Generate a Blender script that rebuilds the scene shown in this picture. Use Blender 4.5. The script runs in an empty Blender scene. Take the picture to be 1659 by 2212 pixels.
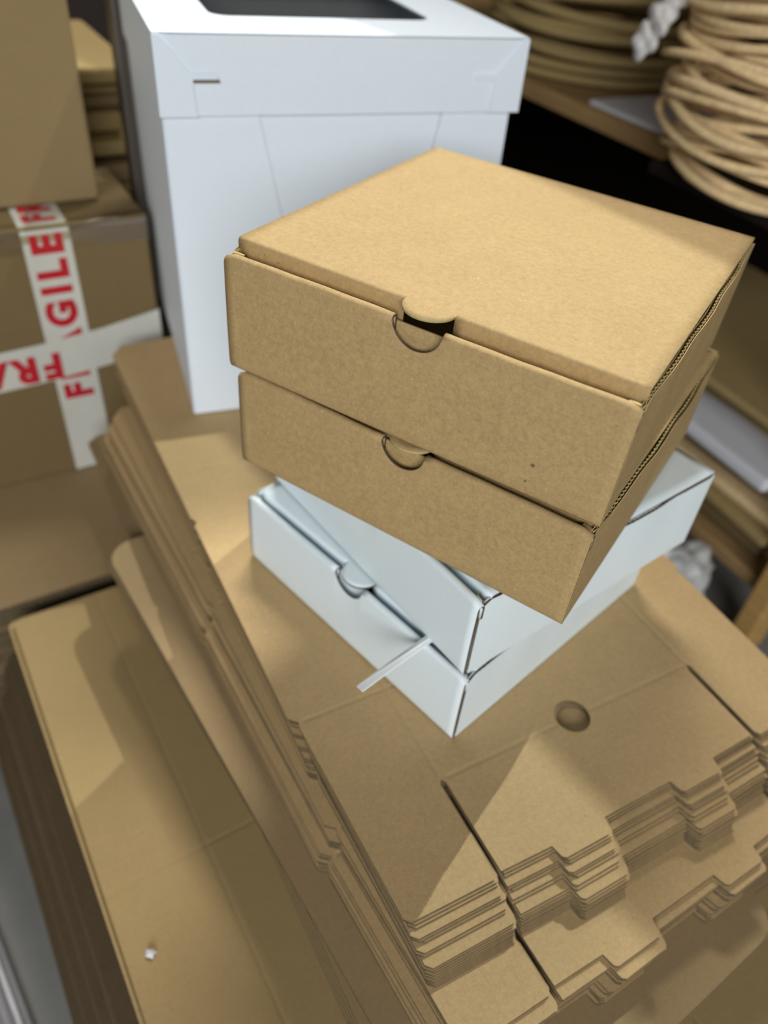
import bpy, bmesh, math, random
from mathutils import Vector, Matrix

random.seed(7)
R = math.radians
scene = bpy.context.scene
COL = scene.collection
CH = 0.78                      # camera height above the floor; plan coordinates are measured from the camera

# ------------------------------------------------------------------ camera
cam_d = bpy.data.cameras.new('camera')
cam_d.sensor_fit = 'VERTICAL'
cam_d.sensor_height = 36.0
cam_d.sensor_width = 27.0
cam_d.lens = 36.0 * 1654.4 / 2212.0
cam_d.clip_start = 0.02
cam_d.clip_end = 30
cam = bpy.data.objects.new('camera', cam_d)
COL.objects.link(cam)
P_, R_ = R(41.508), R(5.698)
fw = Vector((0, math.cos(P_), -math.sin(P_)))
up0 = Vector((0, math.sin(P_), math.cos(P_)))
rt0 = Vector((1, 0, 0))
rt = math.cos(R_) * rt0 + math.sin(R_) * up0
up = -math.sin(R_) * rt0 + math.cos(R_) * up0
m = Matrix((rt, up, -fw)).transposed().to_4x4()
m.translation = (0, 0, CH)
cam.matrix_world = m
cam_d.dof.use_dof = True
cam_d.dof.focus_distance = 0.33
cam_d.dof.aperture_fstop = 5.6
scene.camera = cam

# ------------------------------------------------------------------ world, lamps, exposure
world = bpy.data.worlds.new('room_ambience')
scene.world = world
world.use_nodes = True
bg = world.node_tree.nodes['Background']
bg.inputs[0].default_value = (1.0, 0.95, 0.88, 1)
bg.inputs[1].default_value = 0.05

def lamp(name, kind, loc, energy, color, target=None, size=None, size_y=None):
    d = bpy.data.lights.new(name, kind)
    d.energy = energy
    d.color = color
    if kind == 'AREA':
        d.shape = 'RECTANGLE'
        d.size = size
        d.size_y = size_y or size
    else:
        d.shadow_soft_size = size
    o = bpy.data.objects.new(name, d)
    COL.objects.link(o)
    o.location = (loc[0], loc[1], loc[2] + CH)
    if target:
        v = Vector(target) - Vector(loc)
        o.rotation_euler = v.to_track_quat('-Z', 'Y').to_euler()
    return o

lamp('ceiling_spot', 'POINT', (0.533, 0.990, 1.240), 63, (0.95, 1.0, 0.96), size=0.004)
lamp('front_fill', 'AREA', (0.15, -3.20, 1.20), 122, (0.97, 0.98, 0.985), target=(0, 0.4, -0.2), size=2.4, size_y=1.4)  # unseen fill added behind the camera to brighten the front faces
lamp('back_top_fill', 'AREA', (0.0, 1.60, 1.70), 53, (1.0, 0.96, 0.90), target=(0, 0.4, -0.3), size=0.9, size_y=0.3)  # added overhead fill for the upward faces, no fixture known there

vs = scene.view_settings
vs.view_transform = 'Standard'
vs.look = 'None'
vs.gamma = 1.0
vs.use_curve_mapping = False
vs.exposure = 0.0

# ------------------------------------------------------------------ materials
def nodes_of(mat):
    mat.use_nodes = True
    nt = mat.node_tree
    return nt, nt.nodes['Principled BSDF']

def N(nt, t, **kw):
    n = nt.nodes.new(t)
    for k, v in kw.items():
        setattr(n, k, v)
    return n

def mth(nt, op, a, b=None, c=None, clamp=False):
    n = N(nt, 'ShaderNodeMath', operation=op, use_clamp=clamp)
    for i, x in enumerate((a, b, c)):
        if x is None:
            continue
        if isinstance(x, (int, float)):
            n.inputs[i].default_value = x
        else:
            nt.links.new(x, n.inputs[i])
    return n.outputs[0]

def mixc(nt, fac, a, b, mode='MIX'):
    n = N(nt, 'ShaderNodeMix', data_type='RGBA', blend_type=mode)
    for sock, x in ((0, fac), (6, a), (7, b)):
        if isinstance(x, (int, float)):
            n.inputs[sock].default_value = x
        elif isinstance(x, (tuple, list)):
            n.inputs[sock].default_value = (*x[:3], 1)
        else:
            nt.links.new(x, n.inputs[sock])
    return n.outputs[2]

def noise(nt, vec, scale, detail=2, rough=0.5):
    n = N(nt, 'ShaderNodeTexNoise')
    n.inputs['Scale'].default_value = scale
    n.inputs['Detail'].default_value = detail
    n.inputs['Roughness'].default_value = rough
    nt.links.new(vec, n.inputs['Vector'])
    return n.outputs['Fac']

def ramp(nt, fac, lo, hi):
    n = N(nt, 'ShaderNodeMapRange')
    n.inputs[1].default_value = lo
    n.inputs[2].default_value = hi
    nt.links.new(fac, n.inputs[0])
    return n.outputs[0]

def paper(name, col, var=0.10, specks=True, rough=0.75, bump=0.25, fibre=700, creases=None, spots=None, spec=0.25, tint=None):
    """paper or board: mottled pulp, fibres and flecks; creases is a list of (axis, pos, lo, hi) score lines pressed into it"""
    mat = bpy.data.materials.new(name)
    nt, b = nodes_of(mat)
    tc = N(nt, 'ShaderNodeTexCoord')
    vec = tc.outputs['Object']
    fine = noise(nt, vec, fibre, 3, 0.6)
    mid = noise(nt, vec, 55, 4, 0.6)
    big = noise(nt, vec, 7, 2, 0.5)
    grain = noise(nt, vec, fibre * 0.42, 3, 0.65)
    f = mth(nt, 'ADD', mth(nt, 'ADD', mth(nt, 'MULTIPLY', fine, 0.38), mth(nt, 'MULTIPLY', grain, 0.34)), mth(nt, 'ADD', mth(nt, 'MULTIPLY', mid, 0.16), mth(nt, 'MULTIPLY', big, 0.12)))
    f = ramp(nt, f, 0.37, 0.63)
    dark = [c * (1 - var) for c in col]
    lite = [min(1, c * (1 + var)) for c in col]
    c = mixc(nt, f, dark, lite)
    if tint:
        c = mixc(nt, ramp(nt, noise(nt, vec, 4.3, 2, 0.5), 0.4, 0.65), c, tint)
    if specks:
        s1 = ramp(nt, noise(nt, vec, 520, 1, 0.4), 0.77, 0.80)
        c = mixc(nt, mth(nt, 'MULTIPLY', s1, 0.55), c, [min(1, x * 1.5 + 0.05) for x in col])
        mp = N(nt, 'ShaderNodeMapping')
        mp.inputs['Location'].default_value = (3.1, 1.7, 0.4)
        nt.links.new(vec, mp.inputs['Vector'])
        s2 = ramp(nt, noise(nt, mp.outputs[0], 460, 1, 0.4), 0.77, 0.81)
        c = mixc(nt, mth(nt, 'MULTIPLY', s2, 0.55), c, [x * 0.4 for x in col])
    if spots:
        for (px, py, pz, r) in spots:
            d = N(nt, 'ShaderNodeVectorMath', operation='DISTANCE')
            nt.links.new(vec, d.inputs[0])
            d.inputs[1].default_value = (px, py, pz)
            k = mth(nt, 'SUBTRACT', 1.0, ramp(nt, d.outputs['Value'], r * 0.6, r * 1.2))
            c = mixc(nt, mth(nt, 'MULTIPLY', k, 0.8), c, [x * 0.2 for x in col])
    nt.links.new(c, b.inputs['Base Color'])
    b.inputs['Roughness'].default_value = rough
    b.inputs['Specular IOR Level'].default_value = spec
    h = mth(nt, 'ADD', mth(nt, 'MULTIPLY', fine, 0.4), mth(nt, 'MULTIPLY', mid, 0.6))
    h = mth(nt, 'MULTIPLY', h, 0.25)
    if creases:
        sp = N(nt, 'ShaderNodeSeparateXYZ')
        nt.links.new(vec, sp.inputs[0])
        for ax, pos, lo, hi in creases:
            a = sp.outputs[ax]
            o = sp.outputs[1 - ax]
            d = mth(nt, 'ABSOLUTE', mth(nt, 'SUBTRACT', a, pos))
            k = ramp(nt, d, 0.0, 0.0022)
            k = mth(nt, 'SUBTRACT', 1.0, k)
            k = mth(nt, 'MULTIPLY', k, mth(nt, 'MULTIPLY', mth(nt, 'GREATER_THAN', o, lo), mth(nt, 'LESS_THAN', o, hi)))
            h = mth(nt, 'SUBTRACT', h, mth(nt, 'MULTIPLY', k, 1.6))
    bp = N(nt, 'ShaderNodeBump')
    bp.inputs['Strength'].default_value = bump
    bp.inputs['Distance'].default_value = 0.001
    nt.links.new(h, bp.inputs['Height'])
    nt.links.new(bp.outputs[0], b.inputs['Normal'])
    return mat

def plain(name, col, rough=0.5, metal=0.0, var=0.06, scale=30, spec=0.5, bump=0.0):
    mat = bpy.data.materials.new(name)
    nt, b = nodes_of(mat)
    tc = N(nt, 'ShaderNodeTexCoord')
    f = noise(nt, tc.outputs['Object'], scale, 4, 0.6)
    c = mixc(nt, ramp(nt, f, 0.3, 0.7), [x * (1 - var) for x in col], [min(1, x * (1 + var)) for x in col])
    nt.links.new(c, b.inputs['Base Color'])
    b.inputs['Roughness'].default_value = rough
    b.inputs['Metallic'].default_value = metal
    b.inputs['Specular IOR Level'].default_value = spec
    if bump:
        bp = N(nt, 'ShaderNodeBump')
        bp.inputs['Strength'].default_value = bump
        bp.inputs['Distance'].default_value = 0.002
        nt.links.new(f, bp.inputs['Height'])
        nt.links.new(bp.outputs[0], b.inputs['Normal'])
    return mat

def wood(name, col):
    mat = bpy.data.materials.new(name)
    nt, b = nodes_of(mat)
    tc = N(nt, 'ShaderNodeTexCoord')
    mp = N(nt, 'ShaderNodeMapping')
    mp.inputs['Scale'].default_value = (3, 40, 40)
    nt.links.new(tc.outputs['Object'], mp.inputs['Vector'])
    f = noise(nt, mp.outputs[0], 2.5, 5, 0.6)
    c = mixc(nt, ramp(nt, f, 0.3, 0.7), [x * 0.7 for x in col], [min(1, x * 1.15) for x in col])
    nt.links.new(c, b.inputs['Base Color'])
    b.inputs['Roughness'].default_value = 0.7
    b.inputs['Specular IOR Level'].default_value = 0.15
    return mat

def clear_film(name, tint=(0.9, 0.9, 0.9), amount=0.12, rough=0.08):
    mat = bpy.data.materials.new(name)
    mat.use_nodes = True
    nt = mat.node_tree
    nt.nodes.clear()
    out = N(nt, 'ShaderNodeOutputMaterial')
    t = N(nt, 'ShaderNodeBsdfTransparent')
    t.inputs[0].default_value = (*tint, 1)
    g = N(nt, 'ShaderNodeBsdfGlossy')
    g.inputs['Roughness'].default_value = rough
    mx = N(nt, 'ShaderNodeMixShader')
    mx.inputs[0].default_value = amount
    nt.links.new(t.outputs[0], mx.inputs[1])
    nt.links.new(g.outputs[0], mx.inputs[2])
    nt.links.new(mx.outputs[0], out.inputs[0])
    return mat

KRAFT = (0.455, 0.317, 0.146)
M = {}
M['kraft'] = paper('kraft_board', KRAFT, 0.17)
M['kraft_top'] = paper('kraft_board_specked', KRAFT, 0.17,
                       spots=[(0.0655, 0.0, 0.018, 0.0012), (0.064, 0.0, 0.0085, 0.0007)])
M['kraft_lid'] = paper('kraft_lid_specked', KRAFT, 0.14,
                       spots=[(-0.022, 0.024, 0.0624, 0.0010), (-0.058, 0.0075, 0.056, 0.0009), (0.035, 0.115, 0.0624, 0.0008)])
M['kraft_edge'] = paper('kraft_raw_edge', (0.50, 0.40, 0.18), 0.18, specks=False, bump=0.5)
M['brown_edge'] = paper('brown_raw_edge', (0.16, 0.12, 0.075), 0.2, specks=False, bump=0.5)
M['white'] = paper('white_board', (0.84, 0.945, 0.99), 0.02, specks=False, rough=0.55, bump=0.08)
M['white_cake'] = paper('white_cake_board', (0.79, 0.88, 0.97), 0.02, specks=False, rough=0.5, bump=0.06)
CR = [(0, 0.055, 0.060, 0.60), (0, 0.245, 0.060, 0.60), (1, 0.0585, 0.058, 0.138), (1, 0.0585, 0.162, 0.242),
      (1, 0.126, 0.0, 0.30), (1, 0.316, 0.0, 0.30), (1, 0.376, 0.0, 0.30)]
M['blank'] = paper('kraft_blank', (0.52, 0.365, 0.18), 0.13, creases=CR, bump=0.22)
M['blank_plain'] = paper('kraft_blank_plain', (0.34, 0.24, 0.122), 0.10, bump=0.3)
CB = [(0, 0.073, -1, 2), (1, 0.325, -1, 2), (0, 0.30, -1, 2)]
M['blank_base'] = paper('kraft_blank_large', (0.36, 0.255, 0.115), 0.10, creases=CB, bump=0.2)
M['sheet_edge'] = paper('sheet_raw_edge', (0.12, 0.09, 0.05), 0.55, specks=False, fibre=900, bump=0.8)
M['white_edge'] = paper('white_raw_edge', (0.33, 0.31, 0.36), 0.1, specks=False)
M['carton'] = paper('carton_board', (0.18, 0.126, 0.056), 0.08, specks=False)  # tone lowered to carry the shade on the taped carton's front
M['carton_dull'] = paper('carton_board_dull', (0.26, 0.185, 0.088), 0.08, specks=False)
M['base_shade'] = paper('kraft_blank_shaded', (0.135, 0.095, 0.052), 0.15, specks=False)  # shade of the low pile's left side, put into the board colour
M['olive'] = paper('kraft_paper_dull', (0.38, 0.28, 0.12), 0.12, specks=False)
M['cord'] = paper('kraft_cord', (0.80, 0.60, 0.33), 0.2, specks=False, fibre=300, bump=0.6)
M['white_sheet'] = paper('white_paper', (0.72, 0.73, 0.78), 0.02, specks=False)
M['tape'] = plain('printed_tape', (0.60, 0.60, 0.54), rough=0.16, scale=20, spec=0.6, bump=0.05)
M['red'] = plain('red_print', (0.50, 0.015, 0.03), rough=0.16, spec=0.6)
M['clear_tape'] = clear_film('clear_tape', (0.88, 0.82, 0.68), 0.22, 0.22)
M['film'] = clear_film('window_film', (0.62, 0.60, 0.58), 0.04, 0.05)
M['plastic'] = plain('frosted_plastic', (0.62, 0.63, 0.62), rough=0.3, scale=25, spec=0.6)
M['plastic_wrap'] = plain('white_plastic_wrap', (0.62, 0.61, 0.60), rough=0.35, scale=60)
M['metal'] = plain('steel', (0.50, 0.50, 0.53), rough=0.35, metal=0.7)
M['floor'] = plain('concrete', (0.24, 0.24, 0.225), rough=0.65, scale=9, var=0.15, bump=0.1)
M['wall'] = plain('dark_wall', (0.035, 0.026, 0.022), rough=0.9)
M['wood'] = wood('pine', (0.50, 0.31, 0.11))
M['shelf_wood'] = wood('shelf_pine', (0.42, 0.27, 0.12))
M['bay_shade_wood'] = wood('shelf_bay_shaded', (0.014, 0.010, 0.007))  # near-black tone imitates the shade inside the rack bays
M['steel_dark'] = plain('dark_steel_post', (0.10, 0.085, 0.07), rough=0.5)
M['straw'] = plain('white_plastic_strip', (0.90, 0.94, 0.96), rough=0.35, spec=0.5)

# ------------------------------------------------------------------ helpers
def link(o, parent=None):
    COL.objects.link(o)
    if parent:
        o.parent = parent
    return o

def obj(name, me, mat=None, parent=None, loc=None, rotz=None, smooth=False):
    if mat is not None and len(me.materials) == 0:
        for x in (mat if isinstance(mat, (list, tuple)) else [mat]):
            me.materials.append(x)
    if smooth:
        me.polygons.foreach_set('use_smooth', [True] * len(me.polygons))
    o = bpy.data.objects.new(name, me)
    link(o, parent)
    if loc is not None:
        o.location = loc
    if rotz is not None:
        o.rotation_euler = (0, 0, rotz)
    return o

def tag(o, label, cat, group=None, kind=None):
    if label:
        o['label'] = label
    if cat:
        o['category'] = cat
    if group:
        o['group'] = group
    if kind:
        o['kind'] = kind
    return o

def thing(name, label, cat, loc=(0, 0, 0), rotz=0, group=None, mat=None):
    o = bpy.data.objects.new(name, None)
    o.empty_display_size = 0.03
    COL.objects.link(o)
    if mat is not None:
        o.matrix_world = mat
    else:
        o.location = loc
        o.rotation_euler = (0, 0, rotz)
    return tag(o, label, cat, group)

def mesh(name, verts, faces):
    me = bpy.data.meshes.new(name)
    me.from_pydata([tuple(v) for v in verts], [], faces)
    me.validate()
    bm = bmesh.new()
    bm.from_mesh(me)
    bmesh.ops.recalc_face_normals(bm, faces=bm.faces)
    bm.to_mesh(me)
    bm.free()
    me.update()
    return me

def box(x0, x1, y0, y1, z0, z1, bevel=0.0, seg=2, name='box'):
    bm = bmesh.new()
    bmesh.ops.create_cube(bm, size=1)
    for v in bm.verts:
        v.co = ((x0 + x1) / 2 + v.co.x * (x1 - x0), (y0 + y1) / 2 + v.co.y * (y1 - y0), (z0 + z1) / 2 + v.co.z * (z1 - z0))
    if bevel:
        bmesh.ops.bevel(bm, geom=list(bm.edges), offset=bevel, segments=seg, affect='EDGES', profile=0.5)
    me = bpy.data.meshes.new(name)
    bm.to_mesh(me)
    bm.free()
    return me

def slab(outer, holes, t, bevel=0.0, name='slab'):
    """flat board of any outline: polygon with holes in XY, thickness t below z = 0"""
    cu = bpy.data.curves.new(name, 'CURVE')
    cu.dimensions = '2D'
    cu.fill_mode = 'BOTH'
    cu.extrude = t / 2 - bevel
    cu.bevel_depth = bevel
    cu.bevel_resolution = 1
    if bevel:
        cu.offset = -bevel
    for poly in [outer] + holes:
        s = cu.splines.new('POLY')
        s.points.add(len(poly) - 1)
        for p, q in zip(s.points, poly):
            p.co = (q[0], q[1], 0, 1)
        s.use_cyclic_u = True
    o = bpy.data.objects.new(name, cu)
    COL.objects.link(o)
    dg = bpy.context.evaluated_depsgraph_get()
    me = bpy.data.meshes.new_from_object(o.evaluated_get(dg))
    bpy.data.objects.remove(o)
    bpy.data.curves.remove(cu)
    me.transform(Matrix.Translation((0, 0, -t / 2)))
    me.name = name
    return me

def rim(me, mat):
    """give the cut edges of a board their own raw-edge material"""
    me.materials.append(mat)
    for p in me.polygons:
        if abs(p.normal.z) < 0.5:
            p.material_index = 1
    return me

def circle(cx, cy, r, n=28, a0=0, a1=360):
    full = abs(a1 - a0) >= 360
    k = n if full else n + 1
    return [(cx + r * math.cos(R(a0 + (a1 - a0) * i / n)), cy + r * math.sin(R(a0 + (a1 - a0) * i / n))) for i in range(k)]

def roundrect(x0, x1, y0, y1, r, n=5):
    p = []
    for cx, cy, a in ((x1 - r, y1 - r, 0), (x0 + r, y1 - r, 90), (x0 + r, y0 + r, 180), (x1 - r, y0 + r, 270)):
        p += circle(cx, cy, r, n, a, a + 90)
    return p

def tube(path, r, n=8, closed=False, name='tube'):
    vs, fs = [], []
    k = len(path)
    rr = r if isinstance(r, (list, tuple)) else [r] * k
    for i, p in enumerate(path):
        p = Vector(p)
        a = Vector(path[(i - 1) % k] if (closed or i > 0) else path[i])
        b = Vector(path[(i + 1) % k] if (closed or i < k - 1) else path[i])
        t = (b - a).normalized()
        s = t.cross(Vector((0, 0, 1)))
        if s.length < 1e-4:
            s = Vector((1, 0, 0))
        s.normalize()
        w = s.cross(t).normalized()
        for j in range(n):
            ang = 2 * math.pi * j / n
            vs.append(p + (s * math.cos(ang) + w * math.sin(ang)) * rr[i])
    for i in range(k if closed else k - 1):
        for j in range(n):
            a, b = i * n + j, i * n + (j + 1) % n
            c, d = ((i + 1) % k) * n + (j + 1) % n, ((i + 1) % k) * n + j
            fs.append((a, b, c, d))
    if not closed:
        fs.append(tuple(range(n)))
        fs.append(tuple((k - 1) * n + j for j in range(n)))
    return mesh(name, vs, fs)

def solid(o, t, offset=-1.0, rim=None):
    md = o.modifiers.new('thickness', 'SOLIDIFY')
    md.thickness = t
    md.offset = offset
    md.use_even_offset = False
    if rim is not None:
        md.material_offset_rim = rim
    return o

def frame(x, y, z, yaw, tx=0.0, ty=0.0):
    """4x4 at (x, y, z) turned by yaw; tx, ty are small rises to the left and to the back"""
    c, s = math.cos(yaw), math.sin(yaw)
    u = Vector((c, s, -tx)).normalized()
    v = Vector((-s, c, ty))
    v = (v - u * v.dot(u)).normalized()
    w = u.cross(v)
    mm = Matrix((u, v, w)).transposed().to_4x4()
    mm.translation = (x, y, z + CH)
    return mm

# ------------------------------------------------------------------ setting
me = box(-3, 3, -2, 3.5, -0.05, 0)
tag(obj('floor', me, M['floor']), None, None, kind='structure')
me = box(-3, 3, 2.6, 2.65, 0, 2.6)
tag(obj('wall_back', me, M['wall']), None, None, kind='structure')

# ------------------------------------------------------------------ mailer boxes
def mailer(name, label, mtx, W, D, Hh, lid_up, mats, seed, peel=0.0, gap=0.0016, lift=0.0):
    """folded mailer box; local frame: x across, y from the front face (0) to the back, z up"""
    rnd = random.Random(seed)
    t = 0.0017
    rf = 0.0024                      # radius of the roll-over fold of the front wall
    r = 0.0122                       # thumb notch
    nx = 0.003                       # the notch sits a little right of the middle
    face, edge, lidm = mats['face'], mats['edge'], mats.get('lid', mats['face'])
    root = thing(name, label, 'box', mat=mtx, group=mats.get('group'))
    hw = W / 2
    # base and back
    obj('base_panel', box(-hw + .001, hw - .001, .004, D - .002, 0.0002, t), face, root)
    obj('back_panel', box(-hw + .001, hw - .001, D - t, D, 0.0002, Hh - .001, 0.0006, 1), face, root)
    # front wall: rolled over at the top, thumb notch in the middle
    xs = [-hw + W * i / 40 for i in range(41)]
    xs = [x for x in xs if not (nx - r - .001 < x < nx + r + .001)]
    nn = 18
    xs += [nx - r * math.cos(math.pi * i / nn) for i in range(nn + 1)]
    xs = sorted(xs)
    wob = {x: (0.00028 * math.sin(x * 45 + seed) + 0.00008 * math.sin(x * 230 + seed * 2.1)) for x in xs}
    def top_at(x):
        d = x - nx
        q = Hh - rf
        if abs(d) <= r + 1e-9:
            q = min(q, Hh - math.sqrt(max(0, r * r - d * d)))
        e = hw - abs(x)
        if e < 0.004:
            q -= (0.004 - e) * 0.5
        return q + wob[x]
    rows = [0.0, 0.02, 0.06, 0.14, 0.3, 0.5, 0.7, 0.86, 0.94, 0.98, 1.0]
    vs, fs = [], []
    for x in xs:
        zt = top_at(x)
        for k in rows:
            bow = 0.0009 * math.sin(math.pi * k) * math.cos(x / W * 2.6)
            rr_ = 0.0012 * (1 - min(1, k / 0.06)) ** 2
            vs.append((x, rr_ - bow, 0.0004 + (zt - .0004) * k))
    nr = len(rows)
    for i in range(len(xs) - 1):
        for j in range(nr - 1):
            fs.append((i * nr + j, (i + 1) * nr + j, (i + 1) * nr + j + 1, i * nr + j + 1))
    base = len(vs)
    na = 7
    idx = {}
    for i, x in enumerate(xs):
        if abs(x - nx) < r - 1e-6:
            continue
        zt = top_at(x)
        idx[i] = []
        for a in range(1, na + 1):
            an = math.pi * a / na
            vs.append((x, rf - rf * math.cos(an), zt + rf * math.sin(an)))
            idx[i].append(len(vs) - 1)
        vs.append((x, 2 * rf, zt - 0.008))
        idx[i].append(len(vs) - 1)
    for i in range(len(xs) - 1):
        if i in idx and i + 1 in idx and not (abs(xs[i] - nx) <= r + 1e-6 and abs(xs[i + 1] - nx) <= r + 1e-6):
            A = [i * nr + nr - 1] + idx[i]
            B = [(i + 1) * nr + nr - 1] + idx[i + 1]
            for k in range(len(A) - 1):
                fs.append((A[k], B[k], B[k + 1], A[k + 1]))
    me = bpy.data.meshes.new('front_panel')
    me.from_pydata(vs, [], fs)
    me.update()
    me.materials.append(face)
    me.materials.append(edge)
    o = obj('front_panel', me, None, root, smooth=True)
    solid(o, 0.0015, -1, rim=1)
    me.materials[1] = M['brown_edge']
    # inner front wall seen through the notch
    obj('inner_panel', box(-hw + .004, hw - .004, 2 * rf + .0004, 2 * rf + .0020, .002, Hh - .0045, 0.0004, 1), [mats.get('inner', face)], root)
    # side walls: two liners with the flute between them, open at the top
    for s in (-1, 1):
        L = D - 0.006
        n = 150
        def liner(off, top_noise, bulge, z0=0.0003, tw=0.00035, wave=False, m=n):
            vs, fs = [], []
            for i in range(m + 1):
                y = 0.0035 + L * i / m
                k = i / m
                bx = bulge * math.sin(math.pi * k) + 0.0003 * math.sin(k * 23 + seed)
                if wave:
                    bx += 0.00055 * math.sin(i * math.pi / 2)
                zt = Hh - 0.0006 + top_noise * (math.sin(k * 19 + seed) + 0.6 * math.sin(k * 47 + seed * 1.7) + rnd.uniform(-.5, .5))
                zt -= 0.004 * max(0, 1 - k / 0.03)
                for zz, dx in ((z0, 0), (Hh * 0.6, bx * 0.6), (zt, bx)):
                    vs.append((s * (hw - .0022 + off + dx), y, zz))
                    vs.append((s * (hw - .0022 + off + dx + tw), y, zz))
            for i in range(m):
                a, b = i * 6, (i + 1) * 6
                for (p, q) in ((0, 2), (2, 4)):
                    fs.append((a + p, b + p, b + q, a + q))
                    fs.append((a + p + 1, a + q + 1, b + q + 1, b + p + 1))
                fs.append((a + 4, b + 4, b + 5, a + 5))
            fs.append((0, 2, 3, 1)); fs.append((2, 4, 5, 3))
            e = m * 6
            fs.append((e, e + 1, e + 3, e + 2)); fs.append((e + 2, e + 3, e + 5, e + 4))
            return mesh('side_liner', vs, fs)
        sp = obj('side_panel', liner(0.0018, 0.00025, 0.0010 + peel * 0.6), [face], root)
        obj('flute', liner(0.0009, 0.0003, 0.0014, wave=True, m=220, tw=0.0002), [edge], sp)
        obj('inner_liner', liner(0.0, 0.0003 + peel * 0.12, 0.0010 - peel * 0.5), [mats.get('inner', face)], sp)
    # lid with thumb tab, and the tuck flap that drops behind the front wall
    yl = 0.0095
    zt = Hh + lid_up
    cols = [-hw + .0012 + (W - .0024) * i / 30 for i in range(31)]
    rt_ = 0.0122
    cols = sorted([x for x in cols if not (nx - rt_ - .001 < x < nx + rt_ + .001)] + [nx - rt_ * math.cos(math.pi * i / nn) for i in range(nn + 1)])
    def lid_z(x, y):
        k = (y - yl) / (D - yl)
        return zt + lift * (1 - k) + 0.0012 * math.sin(math.pi * (x + hw) / W) * math.sin(math.pi * min(1, max(0, k)))
    ks = [0, 0.03, 0.08, 0.2, 0.35, 0.5, 0.65, 0.8, 0.92, 0.98, 1.0]
    vs, fs = [], []
    rl = 0.0020
    for x in cols:
        tabx = abs(x - nx) < rt_ - 1e-6
        y0 = yl + rl
        if tabx:
            y0 = yl + 0.0012 - math.sqrt(rt_ * rt_ - (x - nx) ** 2) * 0.98
        for k in ks:
            y = D + (y0 - D) * k
            vs.append((x, y, lid_z(x, y)))
    nk = len(ks)
    for i in range(len(cols) - 1):
        for j in range(nk - 1):
            fs.append((i * nk + j, (i + 1) * nk + j, (i + 1) * nk + j + 1, i * nk + j + 1))
    idx = {}
    for i, x in enumerate(cols):
        if abs(x - nx) < rt_ - 1e-6:
            continue
        idx[i] = [i * nk + nk - 1]
        zl = lid_z(x, yl)
        for a in range(1, 6):
            an = math.pi / 2 * a / 5
            vs.append((x, yl + rl - rl * math.sin(an), zl - rl + rl * math.cos(an)))
            idx[i].append(len(vs) - 1)
        vs.append((x, yl + .0002, zl - 0.014))
        idx[i].append(len(vs) - 1)
    for i in range(len(cols) - 1):
        if i in idx and i + 1 in idx and not (abs(cols[i] - nx) <= rt_ + 1e-6 and abs(cols[i + 1] - nx) <= rt_ + 1e-6):
            A, B = idx[i], idx[i + 1]
            for k in range(len(A) - 1):
                fs.append((A[k], B[k], B[k + 1], A[k + 1]))
    me = bpy.data.meshes.new('lid')
    me.from_pydata(vs, [], fs)
    me.update()
    bm = bmesh.new(); bm.from_mesh(me)
    bmesh.ops.recalc_face_normals(bm, faces=bm.faces)
    if sum(f.normal.z * f.calc_area() for f in bm.faces) < 0:
        bmesh.ops.reverse_faces(bm, faces=bm.faces)
    bm.to_mesh(me); bm.free()
    me.materials.append(lidm)
    me.materials.append(edge)
    o = obj('lid', me, None, root, smooth=True)
    solid(o, 0.0015, -1, rim=1)
    fl = box(-hw + .012, hw - .012, yl + .0003, yl + .0018, Hh - 0.045, zt - 0.0135)
    obj('tuck_flap', fl, [lidm], o)
    # small folded ears of the side walls beside the front corners
    for s in (-1, 1):
        vs = [(s * (hw - .0025), .0052, Hh - .016), (s * (hw - .0065), .0064, Hh - .018), (s * (hw - .007), .0066, Hh - .0015), (s * (hw - .0022), .005, Hh - .0008)]
        me = bpy.data.meshes.new('corner_ear')
        me.from_pydata(vs, [], [(0, 1, 2, 3)])
        me.materials.append(face); me.materials.append(edge)
        e = obj('corner_ear', me, None, root)
        solid(e, 0.0014, 0, rim=1)
    return root

def from_fr(x, y, z, yaw, W, tx=0, ty=0):
    """frame at the middle of the front bottom edge given its right end"""
    mm = frame(x, y, z, yaw, tx, ty)
    u = mm.to_3x3().col[0]
    mm.translation = Vector((x, y, z + CH)) - u * (W / 2)
    return mm

KM = dict(face=M['kraft'], edge=M['kraft_edge'], group='stacked mailer boxes')
KT = dict(face=M['kraft_top'], edge=M['kraft_edge'], lid=M['kraft_lid'], inner=M['kraft'], group='stacked mailer boxes')
WM = dict(face=M['white'], edge=M['brown_edge'], inner=M['white'], group='stacked mailer boxes')
mailer('mailer_box', 'brown kraft mailer box with round thumb tab, topmost of the stack',
       from_fr(.0910, .2436, -.2134, R(-27.914), .20, .017, .011), .20, .2007, .0609, .0016, KT, 3, peel=0.0010, lift=0.0030)
mailer('mailer_box', 'brown kraft mailer box second from the top, lying on the white boxes',
       from_fr(.0896, .2440, -.2775, R(-29.926), .20, .008, .005), .20, .2007, .0600, .0002, KM, 11, peel=0.0022)
mailer('mailer_box', 'upper white mailer box lying directly under the brown kraft boxes',
       from_fr(.0509, .2533, -.3365, R(-49.523), .1971), .1971, .1982, .0572, .0002, WM, 5, peel=0.0004)
mailer('mailer_box', 'lowest white mailer box standing on the flattened cardboard blanks',
       from_fr(.0526, .2510, -.3951, R(-42.958), .1971), .1971, .1982, .0572, .0002, WM, 8, peel=0.0004)

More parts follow.
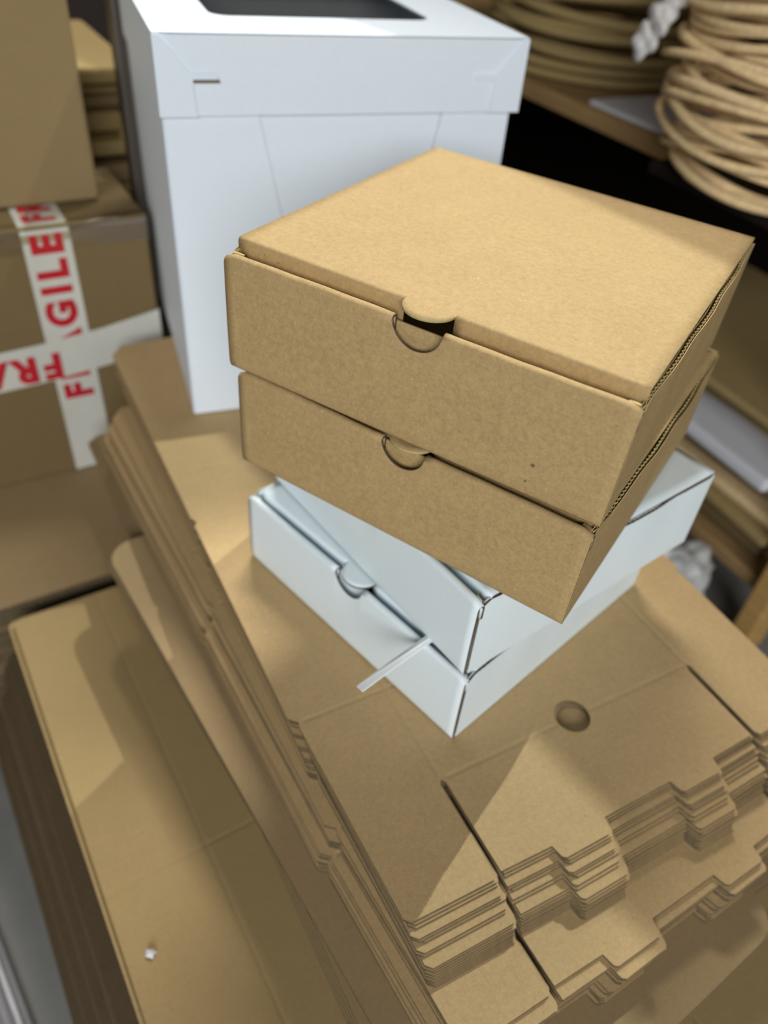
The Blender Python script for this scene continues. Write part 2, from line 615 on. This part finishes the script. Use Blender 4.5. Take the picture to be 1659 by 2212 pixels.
# white strip wedged between the two white boxes
yaw = R(-43)
mm = frame(.0291, .2737, -.3362, yaw - R(2))
root = thing('plastic_strip', 'narrow white plastic strip sticking out between the two white boxes', 'strip', mat=mm)
sec = [(-.0022, -.0008), (.0022, -.0008), (.0026, .0), (.0022, .0008), (-.0022, .0008), (-.0026, 0)]
vs, fs = [], []
for i in range(9):
    k = i / 8
    y = .006 - .052 * k
    z = -.0014 * k - .002 * k * k
    for (a, b) in sec:
        vs.append((a, y, z + b * 0.8))
for i in range(8):
    for j in range(6):
        fs.append((i * 6 + j, i * 6 + (j + 1) % 6, (i + 1) * 6 + (j + 1) % 6, (i + 1) * 6 + j))
fs.append(tuple(range(6))); fs.append(tuple(48 + j for j in range(6)))
obj('strip_body', mesh('strip', vs, fs), M['straw'], root)
obj('strip_rib', box(-.0004, .0004, -.046, .004, .0003, .0011), M['straw'], root)

# ------------------------------------------------------------------ cake box
def cake_box():
    yaw = R(23.0)
    mm = frame(-.174, .553, -.3951, yaw)
    root = thing('cake_box', 'tall white cake box with a windowed lid behind the kraft boxes', 'box', mat=mm)
    w, d, h = .258, .25, .272
    t = .0014
    def wall(name, p0, p1, q0, q1, parent, th=t, mat=M['white_cake']):
        # quad p0 p1 (bottom) q1 q0 (top)
        me = bpy.data.meshes.new(name)
        me.from_pydata([p0, p1, q1, q0], [], [(0, 1, 2, 3)])
        me.materials.append(mat)
        o = obj(name, me, None, parent)
        solid(o, th, 1)
        return o
    tp = .0  # upright walls
    A, B, C_, D_ = (0, 0), (w, 0), (w, d), (0, d)
    def up(p, z):
        return (p[0], p[1], z)
    fr = wall('front_panel', up(A, 0), up(B, 0), up(A, h), up(B, h), root)
    wall('side_panel', up(B, 0), up(C_, 0), up(B, h), up(C_, h), root)
    wall('back_panel', up(C_, 0), up(D_, 0), up(C_, h), up(D_, h), root)
    wall('side_panel', up(D_, 0), up(A, 0), up(D_, h), up(A, h), root)
    obj('base_panel', box(0, w, 0, d, 0.0005, .003), M['white_cake'], root)
    # overlapping front flaps with slanted edges
    for side in (0, 1):
        if side == 0:
            poly = [(-.0006, .001), (.115, .001), (.0600, h - .012), (-.0006, h - .012)]
        else:
            poly = [(w + .0006, .001), (w - .100, .001), (w - .052, h - .012), (w + .0006, h - .012)]
        me = slab(poly, [], .0018)
        me.materials.append(M['white_cake'])
        rim(me, M['white_edge'])
        me.transform(Matrix.Rotation(R(90), 4, 'X'))
        me.transform(Matrix.Translation((0, -.0028, 0)))
        obj('front_flap', me, M['white_cake'], root)
    # lid
    lx0, lx1, ly0, ly1 = -.0035, w + .006, -.006, d + .005
    zt, zb = .291, .242
    lid_root = None
    win = roundrect(lx0 + .047, lx1 - .054, ly0 + .056, ly1 - .045, .014)
    me = slab(roundrect(lx0, lx1, ly0, ly1, .0012, 2), [win], .0016, 0.0003)
    me.transform(Matrix.Translation((0, 0, zt)))
    lid = obj('lid', me, M['white_cake'], root)
    film = slab(roundrect(lx0 + .040, lx1 - .048, ly0 + .050, ly1 - .038, .01), [], .0003)
    film.transform(Matrix.Translation((0, 0, zt - .0018)))
    obj('window_film', film, M['film'], lid)
    s = .0020  # skirts flare slightly
    a, b, c, e = (lx0, ly0), (lx1, ly0), (lx1, ly1), (lx0, ly1)
    def fl(p, z):
        k = (zt - z) / (zt - zb)
        return (p[0] - .000 * k, p[1] - .000 * k, z)
    for (p, q) in ((a, b), (b, c), (c, e), (e, a)):
        wall('skirt', fl(p, zb), fl(q, zb), fl(p, zt - .0004), fl(q, zt - .0004), lid, th=-.0014)
    # corner lock flaps on the front skirt
    for sgn in (1, -1):
        base = [(0, 0), (.004, -.0005), (.0225, -.0225), (.0395, -.0225), (.0405, -.0245), (.0385, -.0265), (.0255, -.0265), (.0235, -.030), (.0250, -(zt - zb) + .0006), (0, -(zt - zb) + .0006)]
        px = lx0 if sgn == 1 else lx1
        poly = [(px + sgn * x, zt - .0008 + y) for x, y in base]
        if sgn == -1:
            poly = poly[::-1]
        me = slab(poly, [], .0010)
        me.transform(Matrix.Rotation(R(90), 4, 'X'))
        me.transform(Matrix.Translation((0, ly0 - .0012, 0)))
        obj('corner_lock', me, M['white_cake'], lid)
        # dark slot that takes the lock tongue; on the right the tongue fills it
        if sgn == -1:
            continue
        me = box(min(px + sgn * .0235, px + sgn * .041), max(px + sgn * .0235, px + sgn * .041), ly0 - .0020, ly0 - .0017, zt - .0285, zt - .0267)
        obj('lock_slot', me, M['brown_edge'], lid)
    return root
cake_box()

# ------------------------------------------------------------------ flattened box blanks
def blank_outline(Wb=.30, Db=.59):
    p = []
    f = 0.0
    p += [(0.003, f), (.051, f - .001), (.0532, f + .002), (.0532, .056), (.055, .0585), (.0568, .056), (.0568, f + .001)]
    p += [(.089, f), (.0905, f - .007), (.0925, f - .0085), (.1215, f - .0085), (.1235, f - .007), (.1255, f)]
    p += [(.1745, f), (.1765, f - .007), (.1785, f - .0085), (.2055, f - .0085), (.2075, f - .007), (.209, f)]
    p += [(.2432, f + .001), (.2432, .056), (.245, .0585), (.2468, .056), (.2468, f + .002), (.249, f - .001), (.297, f)]
    p += [(.30, .003), (.3035, .122), (.3015, .1265), (.306, .131), (.306, .312), (.3035, .317), (.304, .322), (.302, .55), (.292, Db)]
    p += [(.008, Db), (-.004, .575), (-.006, .323), (-.0035, .317), (-.006, .312), (-.0075, .131), (-.0025, .1265), (-.0035, .122), (0, .003)]
    return p
BT = .0020
blank_me = slab(blank_outline(), [circle(.15, .0595, .0112)], BT, name='blank')
blank_me.materials.append(M['blank'])
rim(blank_me, M['sheet_edge'])
blank_solid = slab(blank_outline(), [], BT, name='blank_without_hole')
blank_solid.materials.append(M['blank'])
rim(blank_solid, M['sheet_edge'])
YM = 31.9
O0 = Vector((.031, .147))
uM = Vector((math.cos(R(YM)), math.sin(R(YM))))
vM = Vector((-uM.y, uM.x))
def place_sheet(me, name, du, dv, z, dyaw, label, group, mat=None):
    p = O0 + uM * du + vM * dv
    o = obj(name, me, mat, None)
    o.location = (p.x, p.y, z + CH)
    o.rotation_euler = (0, 0, R(YM + dyaw))
    return tag(o, label, 'cardboard', group)
GB = 'flattened mailer blanks in the main pile'
# upper bundle, fanned out towards the front
fan = [0, .0010, .0022, .0065, .0072, .0080, .0118, .0125, .0185, .0190, .0196, .0202, .0208, .0214, .0218, .0222, .0226]
lat = [0, .001, .0015, .0015, .002, .0045, .002, .002, .003, .0025, .0035, .003, .004, .0035, .004, .0035, .0045]
for i in range(17):
    lab = 'flattened kraft blank with a round hole lying under the white box, topmost of its pile' if i == 0 else 'flattened kraft mailer blank fanned out just below the topmost holed sheet'
    place_sheet(blank_me if i < 3 else blank_solid, 'cardboard_blank', lat[i] + random.uniform(-.0008, .0008), -fan[i], -.3953 - i * (BT + .00006), random.uniform(-.25, .25), lab, None if i == 0 else GB)
# second bundle
for i in range(18):
    j = min(i, 4)
    top = i == 0
    place_sheet(blank_solid, 'cardboard_blank', .0075 + random.uniform(-.002, .002) - (0.006 if i > 6 else 0), -.0520 - (.0075 if i > 1 else 0) + random.uniform(-.0008, .0008), -.4306 - i * (BT + .00006),
                (2.2 if i < 2 else 3.0) + random.uniform(-.2, .2),
                'slotted kraft blank at the top of the lower bundle, jutting out at the front' if top else 'flattened kraft mailer blank in the bundle that juts out below the holed sheet',
                None if top else GB)
# plain wide sheets that stick out to the right front
def wavy_rect(w, d, r, seed):
    return roundrect(0, w, 0, d, r, 6)
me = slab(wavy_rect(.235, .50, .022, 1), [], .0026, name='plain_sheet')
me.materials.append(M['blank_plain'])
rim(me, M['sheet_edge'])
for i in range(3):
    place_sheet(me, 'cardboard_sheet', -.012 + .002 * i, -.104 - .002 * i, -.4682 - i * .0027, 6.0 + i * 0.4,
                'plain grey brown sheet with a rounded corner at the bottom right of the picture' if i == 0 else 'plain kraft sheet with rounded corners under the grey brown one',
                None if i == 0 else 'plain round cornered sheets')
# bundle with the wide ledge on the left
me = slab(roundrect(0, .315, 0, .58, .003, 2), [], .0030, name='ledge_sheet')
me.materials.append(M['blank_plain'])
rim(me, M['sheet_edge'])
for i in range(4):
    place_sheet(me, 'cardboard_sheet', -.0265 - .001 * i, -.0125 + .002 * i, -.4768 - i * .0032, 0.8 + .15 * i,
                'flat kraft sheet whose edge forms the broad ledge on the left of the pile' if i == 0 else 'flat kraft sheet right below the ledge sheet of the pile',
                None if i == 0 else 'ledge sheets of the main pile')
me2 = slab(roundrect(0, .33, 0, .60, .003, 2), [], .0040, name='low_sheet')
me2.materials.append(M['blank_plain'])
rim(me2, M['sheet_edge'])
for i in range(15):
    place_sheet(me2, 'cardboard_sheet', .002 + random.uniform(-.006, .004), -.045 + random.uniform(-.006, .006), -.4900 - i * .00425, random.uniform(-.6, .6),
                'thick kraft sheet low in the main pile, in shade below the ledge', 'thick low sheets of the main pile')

# large base pile, and the pile behind it
YB = 35.4
uB = Vector((math.cos(R(YB)), math.sin(R(YB))))
vB = Vector((-uB.y, uB.x))
def place_base(me, du, dv, z, dyaw, label, group):
    p = uB * du + vB * dv
    o = obj('cardboard_sheet', me, None, None)
    o.location = (p.x, p.y, z + CH)
    o.rotation_euler = (0, 0, R(YB + dyaw))
    return tag(o, label, 'cardboard', group)
base_me = slab(roundrect(0, .445, 0, .60, .006, 3), [], .0046, name='base_sheet')
base_me.materials.append(M['blank_base'])
rim(base_me, M['sheet_edge'])
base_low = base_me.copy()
base_low.materials[0] = M['base_shade']  # lower sheets darkened so the pile's side reads as shaded
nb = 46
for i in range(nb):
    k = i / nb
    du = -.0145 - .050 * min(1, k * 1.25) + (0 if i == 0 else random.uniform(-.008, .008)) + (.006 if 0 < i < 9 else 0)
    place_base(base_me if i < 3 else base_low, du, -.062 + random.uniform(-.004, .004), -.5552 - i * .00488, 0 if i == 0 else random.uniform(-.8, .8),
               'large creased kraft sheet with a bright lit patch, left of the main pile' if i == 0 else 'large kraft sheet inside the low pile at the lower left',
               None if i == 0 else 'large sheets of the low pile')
back_me = slab(roundrect(0, .86, 0, .80, .006, 3), [], .0100, name='back_sheet')
back_me.materials.append(M['blank_plain'])
rim(back_me, M['sheet_edge'])
for i in range(21):
    place_base(back_me, -.47 + (random.uniform(-.01, .01) if i else 0), .562 + (random.uniform(-.004, .008) if i else 0), -.5600 - i * .0104, random.uniform(-.3, .3),
               'kraft sheet the red taped carton stands on' if i == 0 else 'thick kraft sheet under the red taped carton',
               None if i == 0 else 'sheets below the taped carton')

# white crumb of paper on the large sheet
bm = bmesh.new()
bmesh.ops.create_icosphere(bm, subdivisions=2, radius=.0032)
for v in bm.verts:
    v.co *= random.uniform(.7, 1.25)
    v.co.z = max(v.co.z, -.002) * .8
me = bpy.data.meshes.new('crumb'); bm.to_mesh(me); bm.free()
o = obj('paper_crumb', me, M['white_sheet'])
o.location = (-.122, .173, -.5552 + .0016 + CH)
tag(o, 'small white paper crumb lying on the large creased sheet', 'crumb')

# metal strip on the floor
root = thing('metal_bar', 'pale metal bar lying on the floor beside the low pile', 'bar', (-.312, .232, 0), R(-48.5))
obj('bar_body', box(-.10, .30, -.010, .010, 0, .004, .001, 1), M['metal'], root)
obj('bar_rib', tube([(-.10, 0, .0042), (0, 0, .0042), (.30, 0, .0042)], .0046, 8), M['metal'], root)

# ------------------------------------------------------------------ carton with warning tape
def text_mesh(s, size, bold=.0):
    cu = bpy.data.curves.new('lettering', 'FONT')
    cu.body = s
    cu.size = size
    cu.offset = bold
    cu.align_x = 'CENTER'
    cu.align_y = 'CENTER'
    cu.space_character = 1.34
    cu.extrude = .00012
    o = bpy.data.objects.new('lettering', cu)
    COL.objects.link(o)
    dg = bpy.context.evaluated_depsgraph_get()
    me = bpy.data.meshes.new_from_object(o.evaluated_get(dg))
    bpy.data.objects.remove(o)
    bpy.data.curves.remove(cu)
    return me

def carton(name, label, mtx, w, d, h, mat, tapes=True):
    """closed shipping carton; local x runs left from the front right edge"""
    root = thing(name, label, 'box', mat=mtx)
    obj('body', box(-w, 0, 0, d, 0, h - .003, .004, 3), mat, root)
    for k in (0, 1):
        y0, y1 = (.0005, d / 2 - .001) if k == 0 else (d / 2 + .001, d - .0005)
        obj('top_flap', box(-w + .0005, -.0005, y0, y1, h - .003, h, .0012, 2), mat, root)
    return root
yawC = R(33)
CF = Vector((-.252, .7135))
CW, CD, CHt = .36, .14, .272
mc = frame(CF.x, CF.y, -.5598, yawC)
root = carton('shipping_carton', 'brown carton wrapped crosswise in red printed warning tape', mc, CW, CD, CHt, M['carton'])
TW = .042
tx = -.0925
# vertical strip: up the front, over the edge, back along the top
def strip_path(pts, wvec, name):
    vs, fs = [], []
    for p in pts:
        p = Vector(p)
        vs += [p - wvec, p + wvec]
    for i in range(len(pts) - 1):
        fs.append((2 * i, 2 * i + 1, 2 * i + 3, 2 * i + 2))
    return mesh(name, vs, fs)
pts = [(tx, -.0007, .002)] + [(tx, -.0007, CHt * i / 12) for i in range(1, 12)] + [(tx, -.0005, CHt - .004), (tx, .0014, CHt - .0004), (tx, .006, CHt + .0007)] + [(tx, CD * i / 6, CHt + .0007) for i in range(1, 7)]
vt = obj('warning_tape', strip_path(pts, Vector((TW / 2, 0, 0)), 'tape'), M['tape'], root)
me = text_mesh('FRAGILE', .0365, .0019)
me.transform(Matrix.Rotation(R(90), 4, 'Z'))       # reads upwards
me.transform(Matrix.Rotation(R(90), 4, 'X'))
me.transform(Matrix.Translation((tx + .001, -.0012, .179)))
obj('lettering', me, M['red'], vt)
me = text_mesh('FRAG', .0365, .0019)
me.transform(Matrix.Rotation(R(90), 4, 'Z'))
me.transform(Matrix.Translation((tx + .001, .066, CHt + .0012)))
obj('lettering', me, M['red'], vt)
# horizontal strip
hz = .139
ht = obj('warning_tape', strip_path([(-CW, -.0018, hz - .008), (-.28, -.0020, hz - .006), (-.19, -.0020, hz - .003), (-.12, -.0016, hz), (-.06, -.0014, hz + .006), (0, -.0010, hz + .016), (.0012, .001, hz + .016), (.0012, .06, hz + .018)], Vector((0, 0, TW / 2)), 'tape'), M['tape'], root)
for xx in (-.190,):
    me = text_mesh('FRAGILE', .0365, .0019)
    me.transform(Matrix.Rotation(R(180), 4, 'Z'))
    me.transform(Matrix.Rotation(R(90), 4, 'X'))
    me.transform(Matrix.Translation((xx, -.0028, hz - .003)))
    obj('lettering', me, M['red'], ht)
# clear tape along the upper front edge
ct = strip_path([(-CW / 2, -.0006, CHt - .022), (-CW / 2, -.0006, CHt - .006), (-CW / 2, .0008, CHt - .0008), (-CW / 2, .004, CHt + .0006), (-CW / 2, .016, CHt + .0006)], Vector((CW / 2, 0, 0)), 'clear_tape')
obj('clear_tape', ct, M['clear_tape'], root, smooth=True)

# ------------------------------------------------------------------ things behind on the left
mt = mc @ Matrix.Translation((-.030, .047, CHt + .0016))
carton('shipping_carton', 'plain brown carton standing on top of the red taped carton', mt, .33, .088, .36, M['carton_dull'])
root = thing('steel_post', 'dark upright steel post between the taped carton and the white cake box', 'post', (-.298, .867, 0), R(30))
obj('post_web', box(-.016, .016, -.002, .002, 0, 1.4), M['steel_dark'], root)
for s in (-1, 1):
    obj('post_flange', box(s * .016 - .002, s * .016 + .002, -.014, .014, 0, 1.4), M['steel_dark'], root)
def folded_pile(x, y, z, yaw, w, d, n, th, mat, label, group, jit=.012, name='folded_carton'):
    me = slab(roundrect(-w / 2, w / 2, 0, d, .006, 3), [], th * .86, name='folded')
    me.materials.append(mat)
    for i in range(n):
        o = obj(name, me, None)
        c, s = math.cos(yaw), math.sin(yaw)
        dx, dy = random.uniform(-jit, jit), random.uniform(-jit, jit)
        o.location = (x + c * dx - s * dy, y + s * dx + c * dy, z + CH - i * th)
        o.rotation_euler = (0, 0, yaw + random.uniform(-.03, .03))
        tag(o, label, 'cardboard', group)

# ------------------------------------------------------------------ rack on the right
dR = Vector((.521, -.853)).normalized()
nR = Vector((.853, .521)).normalized()
P0 = Vector((.2758, 1.0183))
def rack_frame(z, off=0.0):
    """x along the rack towards the camera, y into the rack"""
    mm = Matrix(((dR.x, nR.x, 0), (dR.y, nR.y, 0), (0, 0, 1))).to_4x4()
    p = P0 + nR * off
    mm.translation = (p.x, p.y, z + CH)
    return mm
def rack_box(name, x0, x1, y0, y1, z0, z1, mat, label, cat, bevel=.001):
    o = obj(name, box(x0, x1, y0, y1, z0, z1, bevel, 1), mat)
    o.matrix_world = rack_frame(0)
    return tag(o, label, cat) if cat else tag(o, None, None, kind='structure')
root = thing('storage_rack', 'wooden storage rack with dark bays on the right', 'rack', mat=rack_frame(0))
obj('shelf_board', box(-.95, .38, 0, .55, -.272, -.25, .002, 1), M['shelf_wood'], root)
obj('shelf_board', box(-.95, .38, .02, .55, -.70, -.68, .002, 1), M['shelf_wood'], root)
obj('back_board', box(-.95, .38, .55, .57, -.78, .78, 0, 1), M['bay_shade_wood'], root)  # back and end boards are added to keep the bays dark
obj('bracket_board', box(.08, .27, -.075, -.0005, -.262, -.25, .002, 1), M['bay_shade_wood'], root)
for xx in (.395, -.97):
    for yy in (0.0, .53):
        obj('upright', box(xx - .014, xx + .014, yy, yy + .04, -.78, .78, .002, 1), M['wood'], root)
obj('end_board', box(-.97, -.95, .0, .55, -.78, .78, 0, 1), M['bay_shade_wood'], root)
# top board; its front edge throws the soft shade over the back corner of the top box
A1, B1 = Vector((.3515, .8154)), Vector((.3990, .7640))
dd = (B1 - A1).normalized()
nn_ = Vector((-dd.y, dd.x))
tb = box(-1.0, .9, 0, .60, .715, .735, .001, 1)
o = obj('top_board', tb, M['shelf_wood'], root)
mw = Matrix(((dd.x, nn_.x, 0), (dd.y, nn_.y, 0), (0, 0, 1))).to_4x4()
mw.translation = (A1.x, A1.y, CH)
o.matrix_parent_inverse = rack_frame(0).inverted()
o.matrix_basis = mw

# coils of paper cord
def coil(name, label, cx, cy, z0, rad, n, th, seed, ell=1.0, jit=.012, mat=None, wild=1.0):
    rnd = random.Random(seed)
    root = thing(name, label, 'cord', (cx, cy, z0 + CH), group='coils of paper cord')
    for i in range(n):
        r = rad * rnd.uniform(.88, 1.0) * (0.88 + .13 * min(1, i / 9))
        ph, ph2 = rnd.uniform(0, 6.28), rnd.uniform(0, 6.28)
        tilt = rnd.uniform(.0, .03) * wild
        k1, k2 = rnd.uniform(-.05, .05), rnd.uniform(-.03, .03)
        ox, oy = rnd.uniform(-jit, jit), rnd.uniform(-jit, jit)
        path = []
        for a in range(56):
            t = 2 * math.pi * a / 56
            rr = r * (1 + k1 * math.cos(2 * t + ph) + k2 * math.cos(3 * t + ph2))
            z = th * (i + .5) * .80 + tilt * rad * 2.2 * math.sin(t + ph) + .006 * wild * math.sin(2 * t + ph2)
            z = max(z, th * .55)
            path.append((ox + rr * math.cos(t) * ell, oy + rr * math.sin(t), z))
        w = th * rnd.uniform(.42, .56)
        obj('loop', tube(path, w, 7, True), mat or M['cord'], root, smooth=True)
    return root
coil('cord_coil', 'large coil of kraft paper cord hanging over the shelf edge at the upper right', .360, .868, -.249, .118, 46, .0092, 4, wild=1.5)
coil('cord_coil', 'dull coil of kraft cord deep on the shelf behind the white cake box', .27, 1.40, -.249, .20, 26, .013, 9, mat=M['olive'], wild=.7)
# white wrapping on the coil
root = thing('plastic_wrap', 'crumpled pale plastic wrap tied at the side of the large cord coil', 'plastic', (.222, .893, -.115 + CH))
rnd = random.Random(5)
for i in range(4):
    bm = bmesh.new()
    bmesh.ops.create_icosphere(bm, subdivisions=4, radius=.015)
    for v in bm.verts:
        v.co *= 1 + .30 * math.sin(v.co.x * 260 + i) * math.cos(v.co.z * 230 + i * 2)
        v.co.x *= .8
        v.co += Vector((.010 * (i - 1.2) * .9, -.004, .021 * (i - 1)))
    me = bpy.data.meshes.new('wrap'); bm.to_mesh(me); bm.free()
    obj('wrap_tuft', me, M['plastic_wrap'], root, smooth=True)
# white sheet on the shelf
o = obj('paper_sheet', box(-.13, .040, .010, .17, -.2498, -.244, .001, 1), M['white_sheet'])
o.matrix_world = rack_frame(0)
tag(o, 'white paper sheet lying at the front of the upper shelf', 'paper')

# stacked goods on the low shelf
rnd = random.Random(12)
z = -.6795
cols_ = ['olive', 'carton', 'white_sheet', 'olive', 'carton', 'white_sheet', 'olive', 'cord', 'white_sheet', 'carton', 'olive', 'white_sheet', 'olive', 'carton']
labs = {'olive': ('dull kraft paper bag bundle in the pile on the low shelf', 'kraft bundles on the low shelf'),
        'carton': ('brown cardboard bundle in the pile on the low shelf', 'cardboard bundles on the low shelf'),
        'white_sheet': ('white paper bundle between brown ones on the low shelf', 'white bundles on the low shelf'),
        'cord': ('pale kraft paper bundle bulging from the low shelf pile', None)}
for col_i, (x0, x1) in enumerate(((-.62, -.22), (-.14, .355))):
    z = -.6795
    for i in range(12 if col_i else 7):
        th = rnd.uniform(.012, .026)
        k = cols_[(i + col_i * 3) % len(cols_)]
        off = rnd.uniform(-.03, .05)
        me = box(x0 + rnd.uniform(-.01, .01), x1 + rnd.uniform(-.03, .02), .03 + off, .36 + off, 0, th * .9, min(.005, th * .3), 2)
        o = obj('paper_bundle', me, M[k])
        mm = rack_frame(z)
        o.matrix_world = mm @ Matrix.Rotation(rnd.uniform(-.06, .06), 4, 'Z')
        tag(o, labs[k][0], 'bundle', labs[k][1] or 'pale bundles on the low shelf')
        z += th

# crumpled plastic bag on the floor between pile and rack
bm = bmesh.new()
bmesh.ops.create_icosphere(bm, subdivisions=5, radius=.062)
from mathutils import noise as mnoise
for v in bm.verts:
    d0 = v.co.normalized()
    n1 = mnoise.noise(d0 * 1.6)
    n2 = 1 - 2 * abs(mnoise.noise(d0 * 3.4 + Vector((3, 1, 2))))
    n3 = 1 - 2 * abs(mnoise.noise(d0 * 8.0 + Vector((7, 4, 2))))
    v.co *= 1 + .30 * n1 + .16 * n2 + .07 * n3
    v.co.z = max(v.co.z * 1.1, -.055)
me = bpy.data.meshes.new('bag'); bm.to_mesh(me); bm.free()
o = obj('plastic_bag', me, M['plastic'], smooth=True)
o.location = (.372, .728, .0555)
tag(o, 'crumpled grey plastic bag lying beside the white boxes, in front of the rack', 'bag')

# folded cartons behind the taped carton
rnd = random.Random(33)
zz = 0.0015
k = 0
while zz < .355:
    th = rnd.choice((.010, .014, .018, .024))
    last = zz + th > .352
    j = 0 if last else rnd.uniform(.0, .035)
    me = box(-.24, .070 - rnd.uniform(0, .03), .192 + j, .44 + j, 0, th * .9, th * .25, 2)
    o = obj('folded_carton', me, M['olive'] if k % 3 else M['carton_dull'])
    o.matrix_world = mc @ Matrix.Translation((0, 0, zz)) @ Matrix.Rotation(rnd.uniform(-.015, .012), 4, 'Z')
    if last:
        tag(o, 'folded kraft carton at the top of the dull pile left of the white cake box', 'cardboard')
    else:
        tag(o, 'dull folded carton in the pile between the taped carton and the cake box', 'cardboard', 'folded cartons beside the cake box')
    zz += th + (0.006 if k % 4 == 3 else 0.0004)
    k += 1
